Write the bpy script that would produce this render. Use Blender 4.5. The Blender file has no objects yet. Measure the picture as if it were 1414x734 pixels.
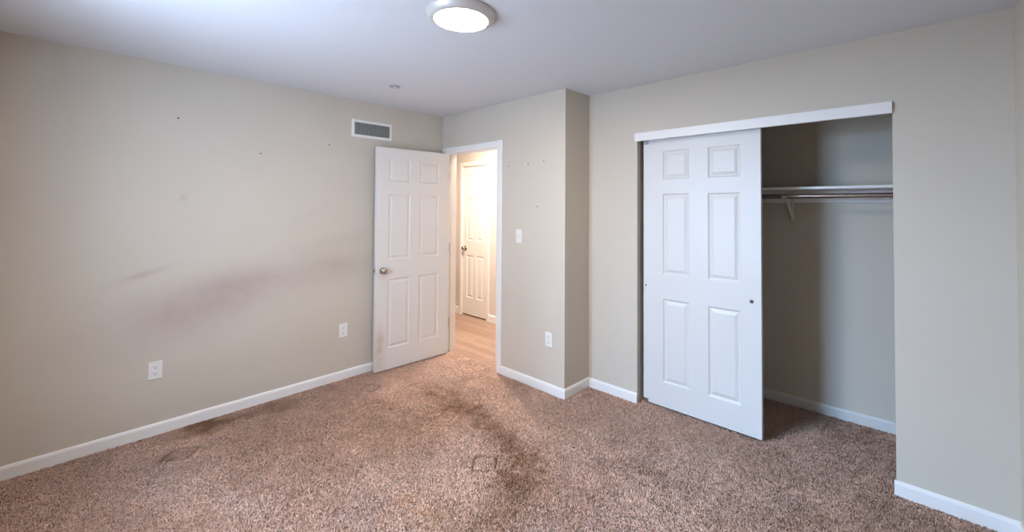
import bpy, bmesh, math, random
import numpy as np
from mathutils import Vector, Matrix

S = bpy.context.scene
C = S.collection
PI = math.pi
random.seed(4)
rng = np.random.default_rng(7)

# ---------------------------------------------------------------- camera
FPX, PCX, PCY, YAW, PIT, ROL = 578.94, 738.42, 273.71, 0.73765, 0.01976, 0.00529
CAM = Vector((3.67735, -2.60055, 1.5015))
fw = Vector((-math.sin(YAW)*math.cos(PIT), math.cos(YAW)*math.cos(PIT), math.sin(PIT)))
rt = Vector((math.cos(YAW), math.sin(YAW), 0))
up = rt.cross(fw)
r2 = rt*math.cos(ROL) + up*math.sin(ROL)
u2 = -rt*math.sin(ROL) + up*math.cos(ROL)
cam_data = bpy.data.cameras.new('camera')
cam = bpy.data.objects.new('camera', cam_data)
C.objects.link(cam)
m = Matrix((r2, u2, -fw)).transposed().to_4x4()
m.translation = CAM
cam.matrix_world = m
cam_data.sensor_width = 36
cam_data.lens = FPX/1414*36
cam_data.shift_x = (707-PCX)/1414
cam_data.shift_y = (PCY-367)/1414
cam_data.clip_start = 0.02
S.camera = cam

# ---------------------------------------------------------------- light and exposure
S.view_settings.view_transform = 'Standard'
S.view_settings.look = 'None'
S.view_settings.gamma = 1
S.view_settings.use_curve_mapping = False
S.view_settings.exposure = 0.06

world = bpy.data.worlds.new('sky')
S.world = world
world.use_nodes = True
world.node_tree.nodes['Background'].inputs[0].default_value = (0.55, 0.72, 1.0, 1)
world.node_tree.nodes['Background'].inputs[1].default_value = 12.0

# daylight standing outside the bedroom window in the rear wall
WX0, WX1, WZ0, WZ1 = 1.15, 2.15, 0.75, 2.1
RY = -2.95
def area(name, loc, rot, sx, sy, power, color):
    d = bpy.data.lights.new(name, 'AREA'); d.shape = 'RECTANGLE'; d.size = sx; d.size_y = sy
    d.energy = power; d.color = color
    o = bpy.data.objects.new(name, d); C.objects.link(o); o.location = loc; o.rotation_euler = rot
    return o
area('window_daylight', ((WX0+WX1)/2, RY-0.30, (WZ0+WZ1)/2+.02), (math.radians(90), 0, 0),
     WX1-WX0+.1, WZ1-WZ0+.1, 38, (0.60, 0.78, 1.0))
# bright open sky beyond that window, up and to its left
sky_from, sky_to = Vector((0.35, -5.3, 2.6)), Vector((2.9, 0.4, 0.7))
sk = area('open_sky', sky_from, (0, 0, 0), 2.0, 1.8, 690, (0.34, 0.62, 1.0))
sk.rotation_euler = (sky_to-sky_from).to_track_quat('-Z', 'Y').to_euler()
LAMP_STRENGTH = 165.0
HALL_STRENGTH = 430.0

# ---------------------------------------------------------------- materials
def mat(name, col, rough=.6, metal=0., spec=.5, bump=0., bscale=200., mottled=0., mscale=3., attr=None, attr_col=None):
    M = bpy.data.materials.new(name); M.use_nodes = True
    nt = M.node_tree; N = nt.nodes; L = nt.links
    b = N['Principled BSDF']
    b.inputs['Base Color'].default_value = (*col, 1)
    b.inputs['Roughness'].default_value = rough
    b.inputs['Metallic'].default_value = metal
    b.inputs['Specular IOR Level'].default_value = spec
    tc = N.new('ShaderNodeTexCoord')
    out = None
    if mottled > 0:
        n = N.new('ShaderNodeTexNoise'); n.inputs['Scale'].default_value = mscale; n.inputs['Detail'].default_value = 4
        L.new(tc.outputs['Object'], n.inputs['Vector'])
        r = N.new('ShaderNodeMix'); r.data_type = 'RGBA'
        r.inputs[6].default_value = (*[c*(1-mottled) for c in col], 1)
        r.inputs[7].default_value = (*[min(1, c*(1+mottled)) for c in col], 1)
        L.new(n.outputs['Fac'], r.inputs[0]); out = r.outputs[2]
    if attr:
        a = N.new('ShaderNodeAttribute'); a.attribute_name = attr
        x = N.new('ShaderNodeMix'); x.data_type = 'RGBA'
        if out: L.new(out, x.inputs[6])
        else: x.inputs[6].default_value = (*col, 1)
        x.inputs[7].default_value = (*attr_col, 1)
        L.new(a.outputs['Fac'], x.inputs[0]); out = x.outputs[2]
    if out: L.new(out, b.inputs['Base Color'])
    if bump > 0:
        n = N.new('ShaderNodeTexNoise'); n.inputs['Scale'].default_value = bscale; n.inputs['Detail'].default_value = 3
        L.new(tc.outputs['Object'], n.inputs['Vector'])
        k = N.new('ShaderNodeBump'); k.inputs['Strength'].default_value = bump; k.inputs['Distance'].default_value = .002
        L.new(n.outputs['Fac'], k.inputs['Height']); L.new(k.outputs['Normal'], b.inputs['Normal'])
    return M

WALLC = (0.62, 0.56, 0.475)
M_wall = mat('greige_wall_paint', WALLC, .7, spec=.3, bump=.12, bscale=160, mottled=.03, mscale=2.2)
M_wall_smudged = mat('greige_wall_paint_smudged', WALLC, .7, spec=.3, bump=.12, bscale=160, mottled=.03, mscale=2.2,
                     attr='smudge', attr_col=(0.36, 0.26, 0.24))
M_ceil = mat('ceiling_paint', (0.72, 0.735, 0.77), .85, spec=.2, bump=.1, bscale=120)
M_trim = mat('white_trim_paint', (0.86, 0.84, 0.82), .4, bump=.05, bscale=60)
M_door = mat('white_door_paint', (0.70, 0.685, 0.665), .42, bump=.08, bscale=90)
M_door_soiled = mat('white_door_paint_soiled', (0.74, 0.725, 0.70), .42, bump=.08, bscale=90, attr='smudge', attr_col=(0.50, 0.36, 0.24))
M_plate = mat('white_plastic', (0.82, 0.81, 0.79), .35)
M_dark = mat('dark_recess', (0.03, 0.03, 0.03), .8)
M_anchor = mat('dark_anchor', (0.05, 0.045, 0.04), .6)
M_nickel = mat('satin_nickel', (0.50, 0.46, 0.42), .24, metal=1., bump=.03, bscale=300)
M_steel = mat('brushed_steel', (0.60, 0.58, 0.56), .35, metal=1.)
M_pull = mat('dull_metal_pull', (0.30, 0.29, 0.28), .55, metal=.4)
M_rim = mat('lamp_rim_enamel', (0.66, 0.63, 0.60), .38, metal=.25)
M_vent = mat('vent_grey_louver', (0.42, 0.42, 0.40), .6)
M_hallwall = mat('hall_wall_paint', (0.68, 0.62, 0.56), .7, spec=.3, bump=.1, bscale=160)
M_bracket = mat('bracket_enamel', (0.74, 0.69, 0.60), .5)
M_extwall = mat('grey_hanger_plastic', (0.38, 0.39, 0.42), .5)

def emis(name, col, s):
    M = bpy.data.materials.new(name); M.use_nodes = True
    b = M.node_tree.nodes['Principled BSDF']
    b.inputs['Base Color'].default_value = (.8, .8, .8, 1)
    b.inputs['Emission Color'].default_value = (*col, 1)
    b.inputs['Emission Strength'].default_value = s
    return M
M_lens = emis('lit_diffuser', (1.0, 0.845, 0.68), LAMP_STRENGTH)
M_hlens = emis('lit_hall_diffuser', (1.0, 0.86, 0.74), HALL_STRENGTH)

# window glass: clear thin pane
M_glass = bpy.data.materials.new('window_glass'); M_glass.use_nodes = True
nt = M_glass.node_tree; nt.nodes.clear()
o_ = nt.nodes.new('ShaderNodeOutputMaterial'); mx = nt.nodes.new('ShaderNodeMixShader')
tr = nt.nodes.new('ShaderNodeBsdfTransparent'); gl = nt.nodes.new('ShaderNodeBsdfGlossy'); gl.inputs['Roughness'].default_value = .02
mx.inputs[0].default_value = .06
nt.links.new(tr.outputs[0], mx.inputs[1]); nt.links.new(gl.outputs[0], mx.inputs[2]); nt.links.new(mx.outputs[0], o_.inputs[0])

# hall wood planks
M_wood = bpy.data.materials.new('light_oak_planks'); M_wood.use_nodes = True
nt = M_wood.node_tree; N = nt.nodes; L = nt.links; b = N['Principled BSDF']
tc = N.new('ShaderNodeTexCoord')
br = N.new('ShaderNodeTexBrick'); br.inputs['Scale'].default_value = 1
br.inputs['Brick Width'].default_value = .9; br.inputs['Row Height'].default_value = .085
br.inputs['Mortar Size'].default_value = .0012; br.offset = .37
br.inputs['Color1'].default_value = (.38, .24, .17, 1); br.inputs['Color2'].default_value = (.50, .34, .255, 1)
br.inputs['Mortar'].default_value = (.25, .15, .10, 1)
L.new(tc.outputs['Object'], br.inputs['Vector'])
mp = N.new('ShaderNodeMapping'); mp.inputs['Scale'].default_value = (3, 60, 1); L.new(tc.outputs['Object'], mp.inputs['Vector'])
nz = N.new('ShaderNodeTexNoise'); nz.inputs['Scale'].default_value = 1.5; nz.inputs['Detail'].default_value = 6; L.new(mp.outputs[0], nz.inputs['Vector'])
mm = N.new('ShaderNodeMix'); mm.data_type = 'RGBA'; mm.blend_type = 'MULTIPLY'; mm.inputs[0].default_value = .6
cr = N.new('ShaderNodeValToRGB'); cr.color_ramp.elements[0].color = (.55, .5, .45, 1); cr.color_ramp.elements[0].position = .3
cr.color_ramp.elements[1].color = (1, 1, 1, 1); cr.color_ramp.elements[1].position = .65
L.new(nz.outputs['Fac'], cr.inputs[0]); L.new(br.outputs['Color'], mm.inputs[6]); L.new(cr.outputs[0], mm.inputs[7])
L.new(mm.outputs[2], b.inputs['Base Color']); b.inputs['Roughness'].default_value = .38

# carpet: backing and pile (the pile takes its tuft colour from the mesh attribute)
M_backing = mat('carpet_backing', (0.34, 0.225, 0.175), .95, spec=.1)
M_pile = bpy.data.materials.new('carpet_pile_yarn'); M_pile.use_nodes = True
nt = M_pile.node_tree; b = nt.nodes['Principled BSDF']
a = nt.nodes.new('ShaderNodeAttribute'); a.attribute_name = 'yarn'
nt.links.new(a.outputs['Color'], b.inputs['Base Color'])
b.inputs['Roughness'].default_value = .95; b.inputs['Specular IOR Level'].default_value = .1

# ---------------------------------------------------------------- helpers
def obj(name, bm, material, parent=None, loc=None, smooth=False, bevel=0, weld=True):
    me = bpy.data.meshes.new(name)
    if weld: bmesh.ops.remove_doubles(bm, verts=bm.verts, dist=1e-6)
    bmesh.ops.recalc_face_normals(bm, faces=bm.faces)
    if smooth:
        for f in bm.faces: f.smooth = True
    bm.to_mesh(me); bm.free()
    o = bpy.data.objects.new(name, me); C.objects.link(o)
    me.materials.append(material)
    if parent: o.parent = parent
    if loc: o.location = loc
    if bevel:
        md = o.modifiers.new('bevel', 'BEVEL'); md.width = bevel; md.segments = 2; md.limit_method = 'ANGLE'
    if smooth:
        md = o.modifiers.new('split', 'EDGE_SPLIT'); md.split_angle = math.radians(40)
    return o
def empty(name, loc=(0, 0, 0), rz=0):
    o = bpy.data.objects.new(name, None); C.objects.link(o); o.location = loc; o.rotation_euler = (0, 0, rz)
    o.empty_display_size = .05
    return o
def tag(o, label=None, cat=None, group=None, kind=None):
    if label: o['label'] = label
    if cat: o['category'] = cat
    if group: o['group'] = group
    if kind: o['kind'] = kind
    return o
def box(bm, x0, x1, y0, y1, z0, z1):
    v = [bm.verts.new(p) for p in ((x0,y0,z0),(x1,y0,z0),(x1,y1,z0),(x0,y1,z0),(x0,y0,z1),(x1,y0,z1),(x1,y1,z1),(x0,y1,z1))]
    for f in ((0,3,2,1),(4,5,6,7),(0,1,5,4),(1,2,6,5),(2,3,7,6),(3,0,4,7)): bm.faces.new([v[i] for i in f])
def boxes(*bs):
    bm = bmesh.new()
    for b_ in bs: box(bm, *b_)
    return bm
def lathe(bm, prof, origin, axis, seg=32, cap0=True, cap1=True):
    """prof: (radius, distance along axis)"""
    ax = Vector(axis).normalized(); t = Vector((0,0,1)) if abs(ax.z) < .9 else Vector((1,0,0))
    e1 = ax.cross(t).normalized(); e2 = ax.cross(e1); o = Vector(origin); rings = []
    for r, h in prof:
        rings.append([bm.verts.new(o+ax*h+(e1*math.cos(2*PI*k/seg)+e2*math.sin(2*PI*k/seg))*max(r, 1e-5)) for k in range(seg)])
    for A, B in zip(rings, rings[1:]):
        for k in range(seg): bm.faces.new([A[k], A[(k+1)%seg], B[(k+1)%seg], B[k]])
    if cap0: bm.faces.new(rings[0][::-1])
    if cap1: bm.faces.new(rings[-1])
def prism(bm, pts, d):
    """pts: closed 3-D outline, d: extrusion vector"""
    d = Vector(d); A = [bm.verts.new(p) for p in pts]; B = [bm.verts.new(Vector(p)+d) for p in pts]
    n = len(A)
    bm.faces.new(A[::-1]); bm.faces.new(B)
    for k in range(n): bm.faces.new([A[k], A[(k+1)%n], B[(k+1)%n], B[k]])
def struct(name, bm, material, label, cat, parent=None, **kw):
    o = obj(name, bm, material, parent, **kw)
    tag(o, label, cat, kind='structure')
    return o

# ---------------------------------------------------------------- room dimensions
H = 2.44
XC, D, XR = 1.637, 0.325, 4.02           # column corner, recess depth, right wall
OX0, OX1, OZ = 2.087, 3.589, 2.07        # closet opening
YB = 1.10                                 # closet back wall
HY = 1.06                                 # hall far wall
DX0, DX1, DZ = 0.085, 0.850, 2.045       # doorway opening
HX0, HX1, HZ = -1.005, -0.500, 2.05      # hall door opening

# ---------------------------------------------------------------- structure: walls
def grid_wall_left():
    bm = bmesh.new()
    ny, nz = 150, 122
    ys = np.linspace(RY, 0, ny+1); zs = np.linspace(0, H, nz+1)
    V = [[bm.verts.new((0, y, z)) for z in zs] for y in ys]
    for i in range(ny):
        for j in range(nz): bm.faces.new([V[i][j], V[i+1][j], V[i+1][j+1], V[i][j+1]])
    # body behind the face
    box(bm, -.12, -.0005, RY-.12, 0, 0, H)
    return bm
wl = struct('wall_left', grid_wall_left(), M_wall_smudged, 'long greige left wall with hand smudges, a vent and two outlets', 'wall', weld=False)
def gauss_blobs(P, blobs):
    out = np.zeros(len(P))
    for (cx, cy, sx, sy, rot, amp) in blobs:
        dx, dy = P[:,0]-cx, P[:,1]-cy
        c, s = math.cos(rot), math.sin(rot)
        u, v = c*dx+s*dy, -s*dx+c*dy
        out += amp*np.exp(-.5*((u/sx)**2+(v/sy)**2))
    return out
def set_fac(o, name, vals):
    at = o.data.attributes.new(name, 'FLOAT', 'POINT'); at.data.foreach_set('value', vals.astype(np.float32))
def vnoise(P, scale, seed):
    """smooth value noise on 2-D points, 0..1"""
    r = np.random.default_rng(seed); G = r.random((256, 256))
    q = P/scale+100; i = np.floor(q).astype(int); f = q-i; f = f*f*(3-2*f)
    g = lambda a, b_: G[(i[:,0]+a)%256, (i[:,1]+b_)%256]
    return (g(0,0)*(1-f[:,0])+g(1,0)*f[:,0])*(1-f[:,1]) + (g(0,1)*(1-f[:,0])+g(1,1)*f[:,0])*f[:,1]
def coords(o):
    n = len(o.data.vertices); a_ = np.empty(n*3, np.float32); o.data.vertices.foreach_get('co', a_); return a_.reshape(-1, 3)
co = coords(wl); P = co[:, 1:].astype(float)
sm = gauss_blobs(P, [(-1.95, .86, .24, .10, .12, .22), (-2.12, .73, .28, .12, .1, .22), (-1.75, .93, .20, .09, .3, .15),
                     (-1.35, .93, .30, .09, .1, .20), (-1.05, 1.0, .16, .06, -.1, .16), (-1.05, 1.2, .22, .04, .15, .10),
                     (-1.5, .35, .5, .12, .05, .07), (-2.3, 1.05, .09, .012, .3, .30), (-1.9, .10, .5, .06, 0, .08), (-2.1, 1.55, .01, .008, 0, .6),
                     (-1.35, 1.40, .14, .015, .5, .05)])
sm *= .65+.7*vnoise(P, .12, 3)*.6+.3*vnoise(P, .04, 5)
set_fac(wl, 'smudge', np.clip(sm*1.2, 0, 1))

struct('wall_doorway', boxes((-3, DX0-.015, 0, .12, 0, H), (DX1+.015, XC-.115, 0, .12, 0, H), (DX0-.015, DX1+.015, 0, .12, DZ+.015, H)),
       M_wall, 'greige wall holding the open bedroom doorway and light switch', 'wall', weld=False)
struct('wall_column', boxes((XC-.115, XC, 0, YB+.12, 0, H)), M_wall, 'protruding wall corner between doorway wall and closet recess', 'wall')
struct('wall_closet_front', boxes((XC, OX0, D, D+.12, 0, H), (OX1, XR, D, D+.12, 0, H), (OX0, OX1, D, D+.12, OZ, H)),
       M_wall, 'greige wall around the wide closet opening', 'wall', weld=False)
struct('wall_closet_back', boxes((XC, XR, YB, YB+.12, 0, H)), M_wall, 'back wall inside the open closet', 'wall')
struct('wall_right', boxes((XR, XR+.12, RY, YB+.12, 0, H)), M_wall, 'right side wall seen as a thin strip at the frame edge', 'wall')
struct('wall_rear', boxes((0, WX0, RY-.12, RY, 0, H), (WX1, XR, RY-.12, RY, 0, H), (WX0, WX1, RY-.12, RY, 0, WZ0), (WX0, WX1, RY-.12, RY, WZ1, H)),
       M_wall, 'greige wall behind the viewer with the daylight window', 'wall', weld=False)
struct('wall_hall_far', boxes((-3, HX0, HY, HY+.12, 0, H), (HX1, XC-.115, HY, HY+.12, 0, H), (HX0, HX1, HY, HY+.12, HZ, H)),
       M_hallwall, 'warm lit hallway wall seen through the doorway', 'wall', weld=False)
struct('wall_hall_end', boxes((-3.12, -3, 0, HY+.12, 0, H)), M_hallwall, 'far end wall of the hallway left of the doorway', 'wall')
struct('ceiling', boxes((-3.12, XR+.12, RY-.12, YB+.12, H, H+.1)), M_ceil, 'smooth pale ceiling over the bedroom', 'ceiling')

# ---------------------------------------------------------------- floor
floor = struct('floor', boxes((0, XR, RY, 0, -.1, 0), (XC, XR, 0, YB, -.1, 0), (DX0, DX1, 0, .045, -.1, 0)), M_backing,
               'worn mauve brown carpet covering bedroom and closet floor', 'carpet', weld=False)
struct('floor_hall', boxes((-3, XC-.115, .12, HY, -.1, 0.004), (DX0, DX1, .045, .12, -.1, 0.004), (HX0, HX1, HY, HY+.12, -.1, .004)), M_wood,
       'light oak plank floor in the hallway', 'floor', weld=False)

def make_pile():
    sp = .0057
    def region(x0, x1, y0, y1):
        nx, ny = int((x1-x0)/sp), int((y1-y0)/sp)
        X, Y = np.meshgrid(x0+(np.arange(nx)+.5)*(x1-x0)/nx, y0+(np.arange(ny)+.5)*(y1-y0)/ny)
        return np.stack([X.ravel(), Y.ravel()], 1)
    e = .003
    P = np.concatenate([region(.013, XR-.013, RY+.013, -.012), region(XC+.014, XR-.013, -.012, D-.012),
                        region(OX0+e, OX1-e, D-.012, D+.12), region(XC+.013, XR-.013, D+.12, YB-.014), region(DX0+e, DX1-e, -.012, .043)])
    n = len(P); P = P+rng.uniform(-.45, .45, (n, 2))*sp
    # lean follows a swirling field so the pile shows swept streaks
    ang = 2*PI*(vnoise(P, .30, 11)*1.0+vnoise(P, .020, 12)*.8)+rng.normal(0, 1.1, n)
    lean = (.0025+.0035*vnoise(P, .02, 13))*rng.uniform(.5, 1.4, n)
    h = .0085+.0035*vnoise(P, .014, 14)+rng.uniform(-.0012, .0012, n)
    # furniture dents: squared outlines pressed into the pile, and their flattened middles
    dent_edge = np.zeros(n)
    for (cx, cy, w, rot, amp) in ((1.805, -.962, .066, .74, 1.0), (.345, -.93, .060, .55, .6), (.39, -2.14, .066, .9, .6)):
        c, s = math.cos(rot), math.sin(rot)
        dx, dy = P[:,0]-cx, P[:,1]-cy
        u, v = abs(c*dx+s*dy), abs(-s*dx+c*dy)
        r = (u**6+v**6)**(1/6)
        k = np.exp(-((r-w)/.0085)**2)*(.75+.5*vnoise(P, .02, 21))*amp; dent_edge = np.maximum(dent_edge, k)
        h = np.where(r < w, h*.85, h)
    h = h*(1-.78*np.clip(dent_edge, 0, 1))
    ca, sa = np.cos(ang), np.sin(ang)
    R = sp*rng.uniform(.62, .95, n)
    V = np.empty((n, 5, 3), np.float32)
    a0 = rng.uniform(0, 2*PI, n)
    for k in range(3):
        V[:, k, 0] = P[:,0]+R*np.cos(a0+2*PI*k/3); V[:, k, 1] = P[:,1]+R*np.sin(a0+2*PI*k/3); V[:, k, 2] = .0005
    # blunt yarn end made of two points
    for k, s in ((3, -1), (4, 1)):
        V[:, k, 0] = P[:,0]+lean*ca-s*sa*R*.42; V[:, k, 1] = P[:,1]+lean*sa+s*ca*R*.42; V[:, k, 2] = h
    idx = (np.arange(n)*5)[:, None]
    F = np.concatenate([idx+np.array(t) for t in ((0,1,3),(1,4,3),(1,2,4),(2,0,4),(0,3,4))], 0).astype(np.int32)
    me = bpy.data.meshes.new('carpet_pile')
    me.vertices.add(n*5); me.vertices.foreach_set('co', V.ravel())
    nf = len(F)
    me.loops.add(nf*3); me.loops.foreach_set('vertex_index', F.ravel())
    me.polygons.add(nf); me.polygons.foreach_set('loop_start', np.arange(0, nf*3, 3, dtype=np.int32))
    me.polygons.foreach_set('loop_total', np.full(nf, 3, np.int32))
    me.update(calc_edges=True)
    # yarn colour: mauve brown with soiled traffic path and pale, tan and grey patches
    base = np.array([.64, .435, .345]); dark = np.array([.27, .150, .095]); pale = np.array([.70, .53, .455]); tan = np.array([.64, .41, .25])
    warp = np.stack([vnoise(P, .22, 31)-.5, vnoise(P, .22, 32)-.5], 1)*.22+np.stack([vnoise(P, .06, 33)-.5, vnoise(P, .06, 34)-.5], 1)*.08
    Q = P+warp
    st = gauss_blobs(Q, [(.78, -.66, .20, .13, 0, .28), (1.10, -.62, .20, .12, 0, .42), (1.42, -.60, .20, .11, -.1, .38), (1.72, -.66, .17, .11, -.3, .40),
                         (1.98, -.78, .15, .10, -.6, .50), (2.12, -.93, .11, .10, -.9, .50), (2.22, -1.12, .11, .13, 0, .30), (2.18, -1.30, .10, .13, 0, .22),
                         (.62, -1.45, .50, .28, .3, .22), (1.15, -1.05, .35, .16, 0, .22), (.95, -1.75, .25, .20, 0, .20), (.12, -1.75, .05, .25, 0, .35),
                         (.08, -1.95, .05, .08, 0, .55), (.40, -1.05, .28, .12, 0, .15), (2.42, -.45, .25, .06, .2, .16), (3.0, -.35, .35, .10, .5, .10), (1.75, -1.75, .35, .25, 0, .06),
                         (.42, -2.10, .04, .10, .4, .35), (1.95, -.20, .30, .05, .2, .14)])
    st *= .75+.9*vnoise(P, .05, 35)
    pl = gauss_blobs(Q, [(1.62, -1.12, .25, .14, 0, .30), (.65, -2.2, .30, .13, .3, .45), (1.25, -2.0, .12, .10, 0, .45), (1.85, -.35, .5, .14, .2, .25),
                         (2.9, -.3, .6, .4, 0, .25), (.55, -.35, .3, .15, 0, .12), (3.2, .6, .5, .35, 0, .15)])*(.5+vnoise(P, .07, 36))
    tn = gauss_blobs(Q, [(1.95, -1.42, .14, .10, 0, .5), (1.0, -.12, .25, .12, 0, .25), (1.7, -.38, .25, .10, 0, .25), (1.25, -1.25, .2, .1, 0, .12), (.1, -1.9, .08, .15, 0, .5)])*(.5+vnoise(P, .07, 37))
    st = np.clip(st, 0, .9)[:, None]; pl = np.clip(pl, 0, .8)[:, None]; tn = np.clip(tn, 0, .8)[:, None]
    col = base*(1-pl)+pale*pl
    col = col*(1-tn)+tan*tn
    col = col*(1-st)+dark*st
    col = col*(.80+.40*vnoise(P, .012, 38)[:, None])*(.90+.20*vnoise(P, .13, 39)[:, None])
    col *= np.exp(rng.normal(0, .09, (n, 1))*(1-.7*np.clip(dent_edge, 0, 1)[:, None]))
    col *= (1-.72*np.clip(dent_edge, 0, 1))[:, None]
    rgba = np.ones((n, 5, 4), np.float32); rgba[:, :, :3] = np.clip(col, 0, 1)[:, None, :]
    at = me.color_attributes.new('yarn', 'FLOAT_COLOR', 'POINT'); at.data.foreach_set('color', rgba.ravel())
    o = bpy.data.objects.new('carpet_pile', me); C.objects.link(o); me.materials.append(M_pile); o.parent = floor
    o['kind'] = 'stuff'
    return o
make_pile()

# ---------------------------------------------------------------- baseboards
BH, BT = .082, .013
def baseboard(name, p0, p1, nrm, label, mtl=None, z0=0.0, h=BH):
    """run from p0 to p1 along a wall face whose outward normal is nrm"""
    n = Vector((*nrm, 0)); a = Vector((*p0, z0))
    prof = [(0, 0), (BT, 0), (BT, h-.016), (BT*.75, h-.006), (BT*.4, h), (0, h)]
    bm = bmesh.new()
    prism(bm, [a+n*u+Vector((0, 0, v)) for u, v in prof], Vector((p1[0]-p0[0], p1[1]-p0[1], 0)))
    return struct(name, bm, mtl or M_trim, label, 'baseboard')
baseboard('baseboard_left', (0, RY), (0, 0), (1, 0), 'white baseboard along the foot of the long left wall')
baseboard('baseboard_doorway', (.919, 0), (XC+BT, 0), (0, -1), 'white baseboard between the doorway casing and wall corner')
baseboard('baseboard_column', (XC, -.0), (XC, D), (1, 0), 'short white baseboard on the side of the protruding corner')
baseboard('baseboard_closet_left', (XC+BT, D), (OX0+.002, D), (0, -1), 'white baseboard left of the closet opening')
baseboard('baseboard_closet_right', (OX1-.008, D), (XR, D), (0, -1), 'white baseboard right of the closet opening')
baseboard('baseboard_closet_back', (XC, YB), (XR, YB), (0, -1), 'baseboard along the back wall inside the closet', M_door)
baseboard('baseboard_right', (XR, RY), (XR, D-BT), (-1, 0), 'white baseboard on the right side wall')
baseboard('baseboard_hall_left', (-3, HY), (HX0-.062, HY), (0, -1), 'white baseboard left of the hallway door', h=.10)
baseboard('baseboard_hall_right', (HX1+.062, HY), (XC-.115, HY), (0, -1), 'white baseboard right of the hallway door', h=.10)

# ---------------------------------------------------------------- doorway frame and casing
def casing_piece(bm, x0, x1, z0, z1, yf, sgn, vertical, t=.014):
    """flat casing with an eased, stepped edge; yf wall face, sgn -1 stands out to -y"""
    y1 = yf+sgn*t; ym = yf+sgn*t*.6
    if vertical:
        w = (x1-x0)
        pts = [(x0, yf), (x0, ym), (x0+w*.25, y1), (x1-w*.12, y1), (x1, ym), (x1, yf)]
        prism(bm, [Vector((px, py, z0)) for px, py in pts], (0, 0, z1-z0))
    else:
        w = (z1-z0)
        pts = [(z0, yf), (z0, ym), (z0+w*.2, y1), (z1-w*.12, y1), (z1, ym), (z1, yf)]
        prism(bm, [Vector((x0, py, pz)) for pz, py in pts], (x1-x0, 0, 0))
bm = bmesh.new()
casing_piece(bm, DX1+.002, .919, 0.0, DZ+.058, 0, -1, True)
casing_piece(bm, .012, DX0-.002, 0.0, DZ+.058, 0, -1, True)
casing_piece(bm, DX0-.002, DX1+.002, DZ+.002, DZ+.058, 0, -1, False)
struct('trim_1', bm, M_trim, 'white casing around the open bedroom doorway', 'door casing')
bm = boxes((DX0-.0145, DX0, 0, .12, 0, DZ+.0145), (DX1, DX1+.0145, 0, .12, 0, DZ+.0145), (DX0, DX1, 0, .12, DZ, DZ+.0145),
           (DX0, DX0+.011, .042, .078, 0, DZ-.011), (DX1-.011, DX1, .042, .078, 0, DZ-.011), (DX0, DX1, .042, .078, DZ-.011, DZ))
jamb = struct('trim_2', bm, M_trim, 'white jamb and stop lining the bedroom doorway', 'door jamb', weld=False)
o = obj('strike_plate', boxes((DX1-.0012, DX1+.0003, .012, .036, .90, .955)), M_nickel, jamb)

bm = bmesh.new()
casing_piece(bm, HX1+.001, HX1+.060, 0.004, HZ+.060, HY, -1, True)
casing_piece(bm, HX0-.060, HX0-.001, 0.004, HZ+.060, HY, -1, True)
casing_piece(bm, HX0-.001, HX1+.001, HZ+.001, HZ+.060, HY, -1, False)
struct('trim_3', bm, M_trim, 'white casing around the hallway door', 'door casing')

# ---------------------------------------------------------------- moulded six-panel doors
def panel_face(bm, x0, x1, z0, z1, y, sgn, cols, rows):
    """one face of a six-panel door at depth y, outward direction sgn (+1/-1 along y)"""
    xs = sorted({x0, x1, *[c for p in cols for c in p]}); zs = sorted({z0, z1, *[c for p in rows for c in p]})
    iscol = lambda a, b_: any(abs(a-p[0]) < 1e-6 and abs(b_-p[1]) < 1e-6 for p in cols)
    isrow = lambda a, b_: any(abs(a-p[0]) < 1e-6 and abs(b_-p[1]) < 1e-6 for p in rows)
    def ring(a, b_, c, d, ins, dep): return [bm.verts.new((px, y-sgn*dep, pz)) for px, pz in ((a+ins, c+ins), (b_-ins, c+ins), (b_-ins, d-ins), (a+ins, d-ins))]
    for a, b_ in zip(xs, xs[1:]):
        for c, d in zip(zs, zs[1:]):
            if iscol(a, b_) and isrow(c, d):
                steps = [(0, 0), (.004, .0015), (.010, .0075), (.017, .0085), (.021, .0075), (.036, .0025), (.040, .0015)]
                rs = [ring(a, b_, c, d, i_, dp) for i_, dp in steps]
                for A, B in zip(rs, rs[1:]):
                    for k in range(4): bm.faces.new([A[k], A[(k+1)%4], B[(k+1)%4], B[k]])
                bm.faces.new(rs[-1])
            else:
                bm.faces.new(ring(a, b_, c, d, 0, 0))
def panel_door_mesh(w, z0, z1, t, cols, rows, both=True):
    """slab spans x 0..w, y 0..t, panelled faces"""
    bm = bmesh.new()
    panel_face(bm, 0, w, z0, z1, 0, -1, cols, rows)
    if both: panel_face(bm, 0, w, z0, z1, t, 1, cols, rows)
    else: bm.faces.new([bm.verts.new(p) for p in ((0,t,z0),(w,t,z0),(w,t,z1),(0,t,z1))])
    for q in (((0,0,z0),(0,t,z0),(0,t,z1),(0,0,z1)), ((w,0,z0),(w,t,z0),(w,t,z1),(w,0,z1)), ((0,0,z0),(w,0,z0),(w,t,z0),(0,t,z0)), ((0,0,z1),(w,0,z1),(w,t,z1),(0,t,z1))):
        bm.faces.new([bm.verts.new(p) for p in q])
    return bm
ROWS = [(.205, .835), (1.008, 1.612), (1.724, 1.930)]

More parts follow.
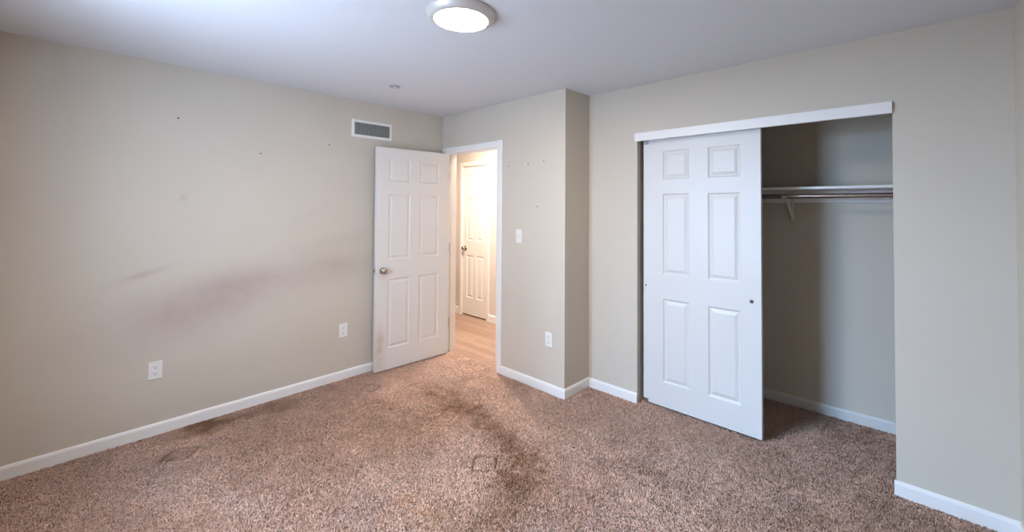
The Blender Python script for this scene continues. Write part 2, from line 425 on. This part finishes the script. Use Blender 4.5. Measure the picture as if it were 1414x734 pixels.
def knob(parent, x, y, z, sgn, length=.062, material=None):
    bm = bmesh.new()
    L_ = length
    lathe(bm, [(.031, 0), (.032, .003), (.029, .007), (.016, .010), (.0115, .014), (.0115, L_*.40), (.016, L_*.47), (.0245, L_*.60),
               (.0268, L_*.74), (.0255, L_*.87), (.020, L_*.96), (.010, L_)], (x, y, z), (0, sgn, 0))
    return obj('door_knob', bm, material or M_nickel, parent, smooth=True)
def hinge(parent, x, y, z, dx):
    bm = bmesh.new()
    lathe(bm, [(.003, 0), (.0055, .002), (.0055, .030)], (x, y, z-.045), (0, 0, 1), 12)
    lathe(bm, [(.0050, 0), (.0050, .028)], (x, y, z-.0145), (0, 0, 1), 12)
    lathe(bm, [(.0055, 0), (.0055, .030), (.003, .032)], (x, y, z+.014), (0, 0, 1), 12)
    box(bm, min(x, x+dx), max(x, x+dx), y-.0015, y+.0015, z-.044, z+.044)
    return obj('hinge', bm, M_steel, parent, smooth=True)

# bedroom door: open, standing almost flat against the left wall
p_h = Vector((.140, -.014)); p_f = Vector((.103, -.778))
e_ = (p_f-p_h).normalized(); W1 = .762
d1 = empty('door_1', (p_h.x, p_h.y, 0))
# local +x runs from hinge to free edge; visible face is local y = t (towards the room)
d1.rotation_euler = (0, 0, math.atan2(e_.y, e_.x))
tag(d1, 'white six-panel bedroom door swung open against the left wall', 'door', kind='structure')
cols = [(.115, .335), (.427, .647)]
bm = panel_door_mesh(W1, .016, 2.035, .035, cols, ROWS)
for v in bm.verts: v.co.y -= .035
# local y axis = rotate +90 of e_: e_=(0,-1) -> (1,0): room side is +y, face at y=0
leaf = obj('door_leaf', bm, M_door_soiled, d1)
# subdivide-free soil: a finger-soiled patch near the free lower corner needs vertices
bm = bmesh.new(); bm.from_mesh(leaf.data)
bmesh.ops.subdivide_edges(bm, edges=[e for e in bm.edges if e.calc_length() > .1], cuts=14, use_grid_fill=True)
bm.to_mesh(leaf.data); bm.free()
cl = coords(leaf).astype(float); Pd = cl[:, [0, 2]]
front = (cl[:, 1] > -.012)
set_fac(leaf, 'smudge', np.clip(gauss_blobs(Pd, [(.715, .26, .03, .10, 0, .55), (.74, .08, .05, .06, 0, .2), (.69, .86, .03, .04, 0, .12)])*(.5+vnoise(Pd, .04, 51)), 0, .7)*front)
knob(d1, .695, 0, .916, 1)
knob(d1, .695, -.035, .916, -1, length=.045)
o = obj('latch_plate', boxes((W1, W1+.0015, -.030, -.005, .888, .944)), M_steel, d1)
bm = bmesh.new(); prism(bm, [Vector((W1+.001, -.024, .908)), Vector((W1+.001, -.011, .908)), Vector((W1+.012, -.024, .908))], (0, 0, .016))
obj('latch_bolt', bm, M_nickel, o)
for z in (1.80, 1.085, .325): hinge(d1, -.006, .004, z, -.012)

# hallway door
W4 = HX1-HX0-.008
d4 = empty('door_2', (HX0+.004, HY+.012, 0))
tag(d4, 'closed white six-panel door across the hallway', 'door', kind='structure')
bm = panel_door_mesh(W4, .022, HZ-.006, .035, [(.075, .215), (W4-.215, W4-.075)], [(.25, .83), (1.03, 1.615), (1.745, 1.925)])
obj('door_leaf', bm, M_trim, d4)
knob(d4, .052, 0, .924, -1)
for z in (1.83, 1.12, .285): hinge(d4, W4+.004, -.006, z, -.018)
bm = boxes((HX0-.001, HX0+.003, HY+.004, HY+.10, 0.004, HZ-.001), (HX1-.003, HX1+.001, HY+.004, HY+.10, 0.004, HZ-.001), (HX0, HX1, HY+.004, HY+.10, HZ-.004, HZ),
           (HX0, HX1, HY+.050, HY+.056, .004, HZ-.004))
struct('trim_4', bm, M_door, 'white jamb around the hallway door', 'door jamb', weld=False)

# sliding closet door
SX0, SX1, SY = 2.116, 2.940, D+.048
d3 = empty('door_3', (SX0, SY, 0))
tag(d3, 'white six-panel sliding closet door covering the left half of the closet', 'door', kind='structure')
ws = SX1-SX0
cs = [(2.271-SX0, 2.474-SX0), (2.603-SX0, 2.818-SX0)]
rows3 = [(.203, .822), (1.001, 1.605), (1.709, 1.926)]
bm = panel_door_mesh(ws, .024, 2.045, .033, cs, rows3)
leaf3 = obj('door_leaf', bm, M_door, d3)
# the small notch cut out of the lower left corner
nb = bmesh.new(); box(nb, -.02, .040, -.02, .06, 0, .046); cut = bpy.data.meshes.new('notch'); nb.to_mesh(cut); nb.free()
co_ = bpy.data.objects.new('notch', cut); C.objects.link(co_); co_.parent = d3
bpy.context.view_layer.update()
md = leaf3.modifiers.new('notch', 'BOOLEAN'); md.operation = 'DIFFERENCE'; md.object = co_; md.solver = 'EXACT'
dg = bpy.context.evaluated_depsgraph_get()
newme = bpy.data.meshes.new_from_object(leaf3.evaluated_get(dg)); leaf3.modifiers.clear(); leaf3.data = newme
bpy.data.objects.remove(co_)
obj('top_hanger', boxes((.002, .040, -.004, 0, 1.985, 2.04)), M_extwall, d3)
for px in (2.136-SX0, 2.883-SX0):
    small = px < .1
    r = .006 if small else .0125
    bm = bmesh.new(); lathe(bm, [(r*.8, .001), (r*.86, .0022), (r, .0018), (r*1.04, 0)], (px, 0, .905 if small else .893), (0, -1, 0), 24, cap0=False)
    fp = obj('finger_pull', bm, M_pull, d3, smooth=True)
    bm = bmesh.new(); lathe(bm, [(r*.80, 0), (r*.78, .0028)], (px, 0, .905 if small else .893), (0, -1, 0), 24)
    obj('pull_cup', bm, M_dark if small else mat('dark_cup', (.07, .07, .07), .6), fp)

# closet track fascia
bm = bmesh.new()
prism(bm, [Vector((OX0-.014, D-.016, OZ+.002)), Vector((OX0-.014, D-.018, OZ-.003)), Vector((OX0-.014, D-.018, 2.012)), Vector((OX0-.014, D-.016, 2.008)),
           Vector((OX0-.014, D-.001, 2.008)), Vector((OX0-.014, D-.001, OZ+.002))], (OX1-OX0+.014, 0, 0))
fas = struct('trim_5', bm, M_trim, 'white fascia board across the top of the closet opening', 'closet track')
obj('track_channel', boxes((OX0, OX1, D+.046, D+.108, OZ-.006, OZ), (OX0, OX1, D+.044, D+.046, OZ-.022, OZ), (OX0, OX1, D+.0845, D+.0865, OZ-.022, OZ)), M_steel, fas, weld=False)

# ---------------------------------------------------------------- closet shelf, cleat, rod, bracket
sh = empty('closet_shelf', ((XC+XR)/2, YB, 1.64))
tag(sh, 'white closet shelf board on the back wall above the hanging rod', 'shelf')
hx = (XR-XC)/2
obj('shelf_board', boxes((-hx+.002, hx-.002, -.295, -.001, -.0085, .0095)), M_trim, sh, bevel=.002)
obj('wall_cleat', boxes((-hx+.004, hx-.004, -.019, -.001, -.0985, -.009)), M_trim, sh, bevel=.002)
bm = bmesh.new(); lathe(bm, [(.0165, 0), (.0165, XR-XC-.008)], (XC+.004, YB-.285, 1.585), (1, 0, 0), 24)
rod = obj('closet_rod', bm, M_nickel, smooth=True)
rod.data.transform(Matrix.Translation((-XC, -(YB-.285), -1.585))); rod.location = (XC, YB-.285, 1.585)
tag(rod, 'metal hanging rod running just under the closet shelf', 'closet rod')
bx_ = 2.985
def bar(bm, a, b_, w, t):
    a, b_ = Vector(a), Vector(b_); d = b_-a; n = Vector((1, 0, 0)); u = d.cross(n).normalized()
    prism(bm, [a+n*w/2+u*t/2, a-n*w/2+u*t/2, a-n*w/2-u*t/2, a+n*w/2-u*t/2], d)
# bracket origin: on the back wall, below the shelf
bm = boxes((-.012, .012, -.0225, -.0195, .1415, .2285), (-.011, .011, -.0225, -.001, 0.0, .050), (-.011, .011, -.0225, -.0195, .05, .1415))
bar(bm, (0, -.262, .2285), (0, -.0225, .2285), .022, .004)
bk = obj('bracket', bm, M_bracket, sh, loc=(bx_-(XC+XR)/2, 0, 1.40-1.64), weld=False)
bk['label'] = 'small angled bracket near the sliding door'
bm = bmesh.new(); bar(bm, (0, -.0235, .022), (0, -.262, .208), .020, .008)
obj('strut', bm, M_bracket, bk, bevel=.0015)
hr0, hr1 = .0168, .0215
pts = []
for k in range(15):
    a_ = PI*(.95)+PI*1.15*k/14; pts.append((math.cos(a_), math.sin(a_)))
oc = Vector((0, -.285, .185))
out = [oc+Vector((-.013, c*hr1, s*hr1)) for c, s in pts]+[oc+Vector((-.013, c*hr0, s*hr0)) for c, s in reversed(pts)]
bm = bmesh.new(); prism(bm, out, (.026, 0, 0))
obj('rod_hook', bm, M_bracket, bk)
bm = bmesh.new(); lathe(bm, [(.004, 0), (.0038, .002), (.001, .0028)], (0, -.0225, .010), (0, -1, 0), 12)
obj('screw', bm, M_steel, bk)

# ---------------------------------------------------------------- ceiling lamp
def ceiling_lamp(name, loc, R, lens_mat, label, rim_mat):
    t = empty(name, loc); tag(t, label, 'ceiling light')
    bm = bmesh.new()
    lathe(bm, [(R*.985, 0), (R, -.004), (R, -.010), (R*.98, -.014), (R*.955, -.021), (R*.91, -.029), (R*.88, -.033), (R*.86, -.0355), (R*.79, -.037), (R*.775, -.035), (R*.775, -.030)],
          (0, 0, 0), (0, 0, 1), 72, cap0=True, cap1=False)
    obj('rim', bm, rim_mat, t, smooth=True)
    bm = bmesh.new()
    rl = R*.772
    lathe(bm, [(rl, -.030)]+[(rl*math.cos(a_), -.034-.006*math.sin(a_)) for a_ in np.linspace(0.05, PI/2-.03, 9)], (0, 0, 0), (0, 0, 1), 72, cap0=True)
    obj('diffuser', bm, lens_mat, t, smooth=True)
    return t
ceiling_lamp('ceiling_light', (2.048, -1.347, H-.0005), .166, M_lens, 'round lit flush lamp with a metal rim on the bedroom ceiling', M_rim)
ceiling_lamp('ceiling_light', (.05, .38, H-.0005), .15, M_hlens, 'round lit flush lamp on the hallway ceiling behind the doorway', M_rim)

t = empty('ceiling_cover_plate', (.660, -.920, H-.0003)); tag(t, 'small round cover plate on the ceiling near the left wall vent', 'cover plate')
bm = bmesh.new(); lathe(bm, [(.041, 0), (.041, -.003), (.036, -.009), (.020, -.0105), (.012, -.0105)], (0, 0, 0), (0, 0, 1), 40)
obj('plate', bm, mat('aged_white_plate', (.42, .41, .41), .5), t, smooth=True)
bm = bmesh.new(); lathe(bm, [(.0115, -.0105), (.011, -.013), (.004, -.014)], (0, 0, 0), (0, 0, 1), 24)
obj('centre_cap', bm, M_plate, t, smooth=True)

# ---------------------------------------------------------------- vent
vy0, vy1, vz0, vz1 = -.962, -.577, 2.112, 2.273
t = empty('air_vent', (0, (vy0+vy1)/2, (vz0+vz1)/2)); tag(t, 'white framed rectangular air vent high on the left wall above the door', 'vent')
a_, b_ = (vy1-vy0)/2, (vz1-vz0)/2; fwid = .026
bm = bmesh.new()
def rectring(bm, A, B, x): return [bm.verts.new((x, sy*A, sz*B)) for sy, sz in ((-1,-1),(1,-1),(1,1),(-1,1))]
rs = [rectring(bm, a_, b_, .0006), rectring(bm, a_, b_, .004), rectring(bm, a_-.005, b_-.005, .008), rectring(bm, a_-fwid+.004, b_-fwid+.004, .008), rectring(bm, a_-fwid, b_-fwid, .006), rectring(bm, a_-fwid, b_-fwid, .0006)]
for A, B in zip(rs, rs[1:]+rs[:1]):
    for k in range(4): bm.faces.new([A[k], A[(k+1)%4], B[(k+1)%4], B[k]])
obj('frame', bm, M_trim, t)
ia, ib = a_-fwid, b_-fwid
obj('backing', boxes((.0006, .0012, -ia, ia, -ib, ib)), M_dark, t)
bm = bmesh.new(); n_ = 15
for k in range(n_):
    z = -ib+(k+.5)*2*ib/n_
    prism(bm, [Vector((.0016, -ia, z+.0028)), Vector((.0062, -ia, z-.0022)), Vector((.0066, -ia, z-.0014)), Vector((.0020, -ia, z+.0036))], (0, 2*ia, 0))
for k in range(9):
    y = -ia+(k+.5)*2*ia/9; box(bm, .0060, .0068, y-.0008, y+.0008, -ib, ib)
obj('louvers', bm, M_vent, t, weld=False)
for sy in (-1, 1):
    bm = bmesh.new(); lathe(bm, [(.0035, 0), (.003, .0015), (.001, .002)], (.008, sy*(a_-fwid/2), 0), (1, 0, 0), 12)
    obj('screw', bm, M_plate, t)

# ---------------------------------------------------------------- outlets and switch (local: face towards -y)
def cover(t, w=.071, h=.116):
    bm = bmesh.new()
    def ring(ins, y): return [bm.verts.new((sx*(w/2-ins), y, sz*(h/2-ins))) for sx, sz in ((-1,-1),(1,-1),(1,1),(-1,1))]
    rs = [ring(0, -.0004), ring(0, -.003), ring(.003, -.006)]
    bm.faces.new(rs[0]); bm.faces.new(rs[-1])
    for A, B in zip(rs, rs[1:]):
        for k in range(4): bm.faces.new([A[k], A[(k+1)%4], B[(k+1)%4], B[k]])
    return obj('cover_plate', bm, M_plate, t, bevel=.0008)
def outlet(loc, rz, label, wide=False):
    t = empty('wall_outlet', loc, rz); tag(t, label, 'outlet', group='duplex wall outlets')
    cover(t, *((.079, .125) if wide else (.071, .116)))
    for sz in (-1, 1):
        zc = sz*.0205
        bm = bmesh.new(); pts = []
        for k in range(32):
            an = 2*PI*k/32; x = .0172*math.cos(an); z = .0172*math.sin(an); z = max(-.0140, min(.0140, z)); pts.append(Vector((x, -.0058, zc+z)))
        prism(bm, pts, (0, -.0022, 0))
        so = obj('socket', bm, M_plate, t)
        for sx, hh in ((-.0063, .0042), (.0063, .0034)):
            obj('slot', boxes((sx-.0013, sx+.0013, -.0083, -.0078, zc+.003-hh, zc+.003+hh)), M_dark, so)
        bm = bmesh.new(); lathe(bm, [(.0026, 0), (.0026, .0005)], (0, -.0078, zc-.0075), (0, -1, 0), 12); obj('ground_hole', bm, M_dark, so)
    bm = bmesh.new(); lathe(bm, [(.0032, 0), (.0028, .0012), (.001, .0016)], (0, -.006, 0), (0, -1, 0), 12); obj('screw', bm, M_plate, t)
    return t
outlet((0, -2.222, .424), PI/2, 'white outlet on the left wall, nearest the viewer above the baseboard')
outlet((0, -1.010, .425), PI/2, 'white outlet on the left wall beside the open bedroom door')
outlet((1.477, 0, .432), 0, 'white outlet below the light switch near the protruding wall corner')
t = empty('light_switch', (1.135, 0, 1.245)); tag(t, 'white single toggle light switch right of the doorway', 'light switch')
cover(t)
obj('toggle_collar', boxes((-.006, .006, -.0072, -.0058, -.013, .013)), M_plate, t)
bm = bmesh.new(); prism(bm, [Vector((-.0045, -.006, -.009)), Vector((-.0045, -.006, .006)), Vector((-.0045, -.018, .012)), Vector((-.0045, -.018, .006))], (.009, 0, 0))
obj('toggle', bm, M_plate, t)
for sz in (-1, 1):
    bm = bmesh.new(); lathe(bm, [(.0032, 0), (.0028, .0012), (.001, .0016)], (0, -.006, sz*.030), (0, -1, 0), 12); obj('screw', bm, M_plate, t)

# ---------------------------------------------------------------- screw anchors left in the walls
def anchor(loc, axis, label, r=.0052, m_=None):
    bm = bmesh.new(); lathe(bm, [(r, 0), (r, .0012), (r*.7, .0024), (r*.3, .0018)], (0, 0, 0), axis, 14)
    o = obj('wall_anchor', bm, m_ or M_anchor, loc=loc, smooth=True); tag(o, label, 'wall anchor', group='wall anchors')
LA = (1, 0, 0); DA = (0, -1, 0)
anchor((.0002, -2.135, 2.085), LA, 'dark anchor on the left wall farthest from the vent')
anchor((.0002, -1.651, 1.893), LA, 'dark anchor on the left wall, middle of the three')
anchor((.0002, -1.148, 2.015), LA, 'dark anchor on the left wall nearest the vent')
anchor((.998, -.0002, 1.862), DA, 'dark anchor just right of the doorway casing, leftmost of its row')
anchor((1.236, -.0002, 1.866), DA, 'dark anchor in the middle of the row right of the doorway')
anchor((1.203, -.0002, 1.858), DA, 'white anchor beside a dark one in the row right of the doorway', .006, M_plate)
anchor((1.413, -.0002, 1.876), DA, 'dark anchor rightmost of the row near the wall corner')
anchor((1.344, -.0002, 1.503), DA, 'dark anchor alone between the anchor row and the outlet below')

# ---------------------------------------------------------------- window behind the viewer
w1 = empty('window_1', ((WX0+WX1)/2, RY, WZ0)); tag(w1, 'white sash window in the rear wall letting in daylight', 'window', kind='structure')
hw, hh = (WX1-WX0)/2, WZ1-WZ0
obj('window_frame', boxes((-hw, -hw+.035, -.11, -.01, 0, hh), (hw-.035, hw, -.11, -.01, 0, hh), (-hw+.035, hw-.035, -.11, -.01, 0, .035), (-hw+.035, hw-.035, -.11, -.01, hh-.035, hh)), M_trim, w1, weld=False)
for nm, z0, z1, y in (('sash', .035, hh/2+.02, -.055), ('sash', hh/2-.02, hh-.035, -.095)):
    s_ = obj(nm, boxes((-hw+.035, -hw+.07, y, y+.03, z0, z1), (hw-.07, hw-.035, y, y+.03, z0, z1), (-hw+.07, hw-.07, y, y+.03, z0, z0+.035), (-hw+.07, hw-.07, y, y+.03, z1-.035, z1)), M_trim, w1, weld=False)
    obj('pane', boxes((-hw+.07, hw-.07, y+.013, y+.017, z0+.035, z1-.035)), M_glass, s_)
obj('window_sill', boxes((-hw-.05, hw+.05, -.01, .05, -.025, -.001)), M_trim, w1)
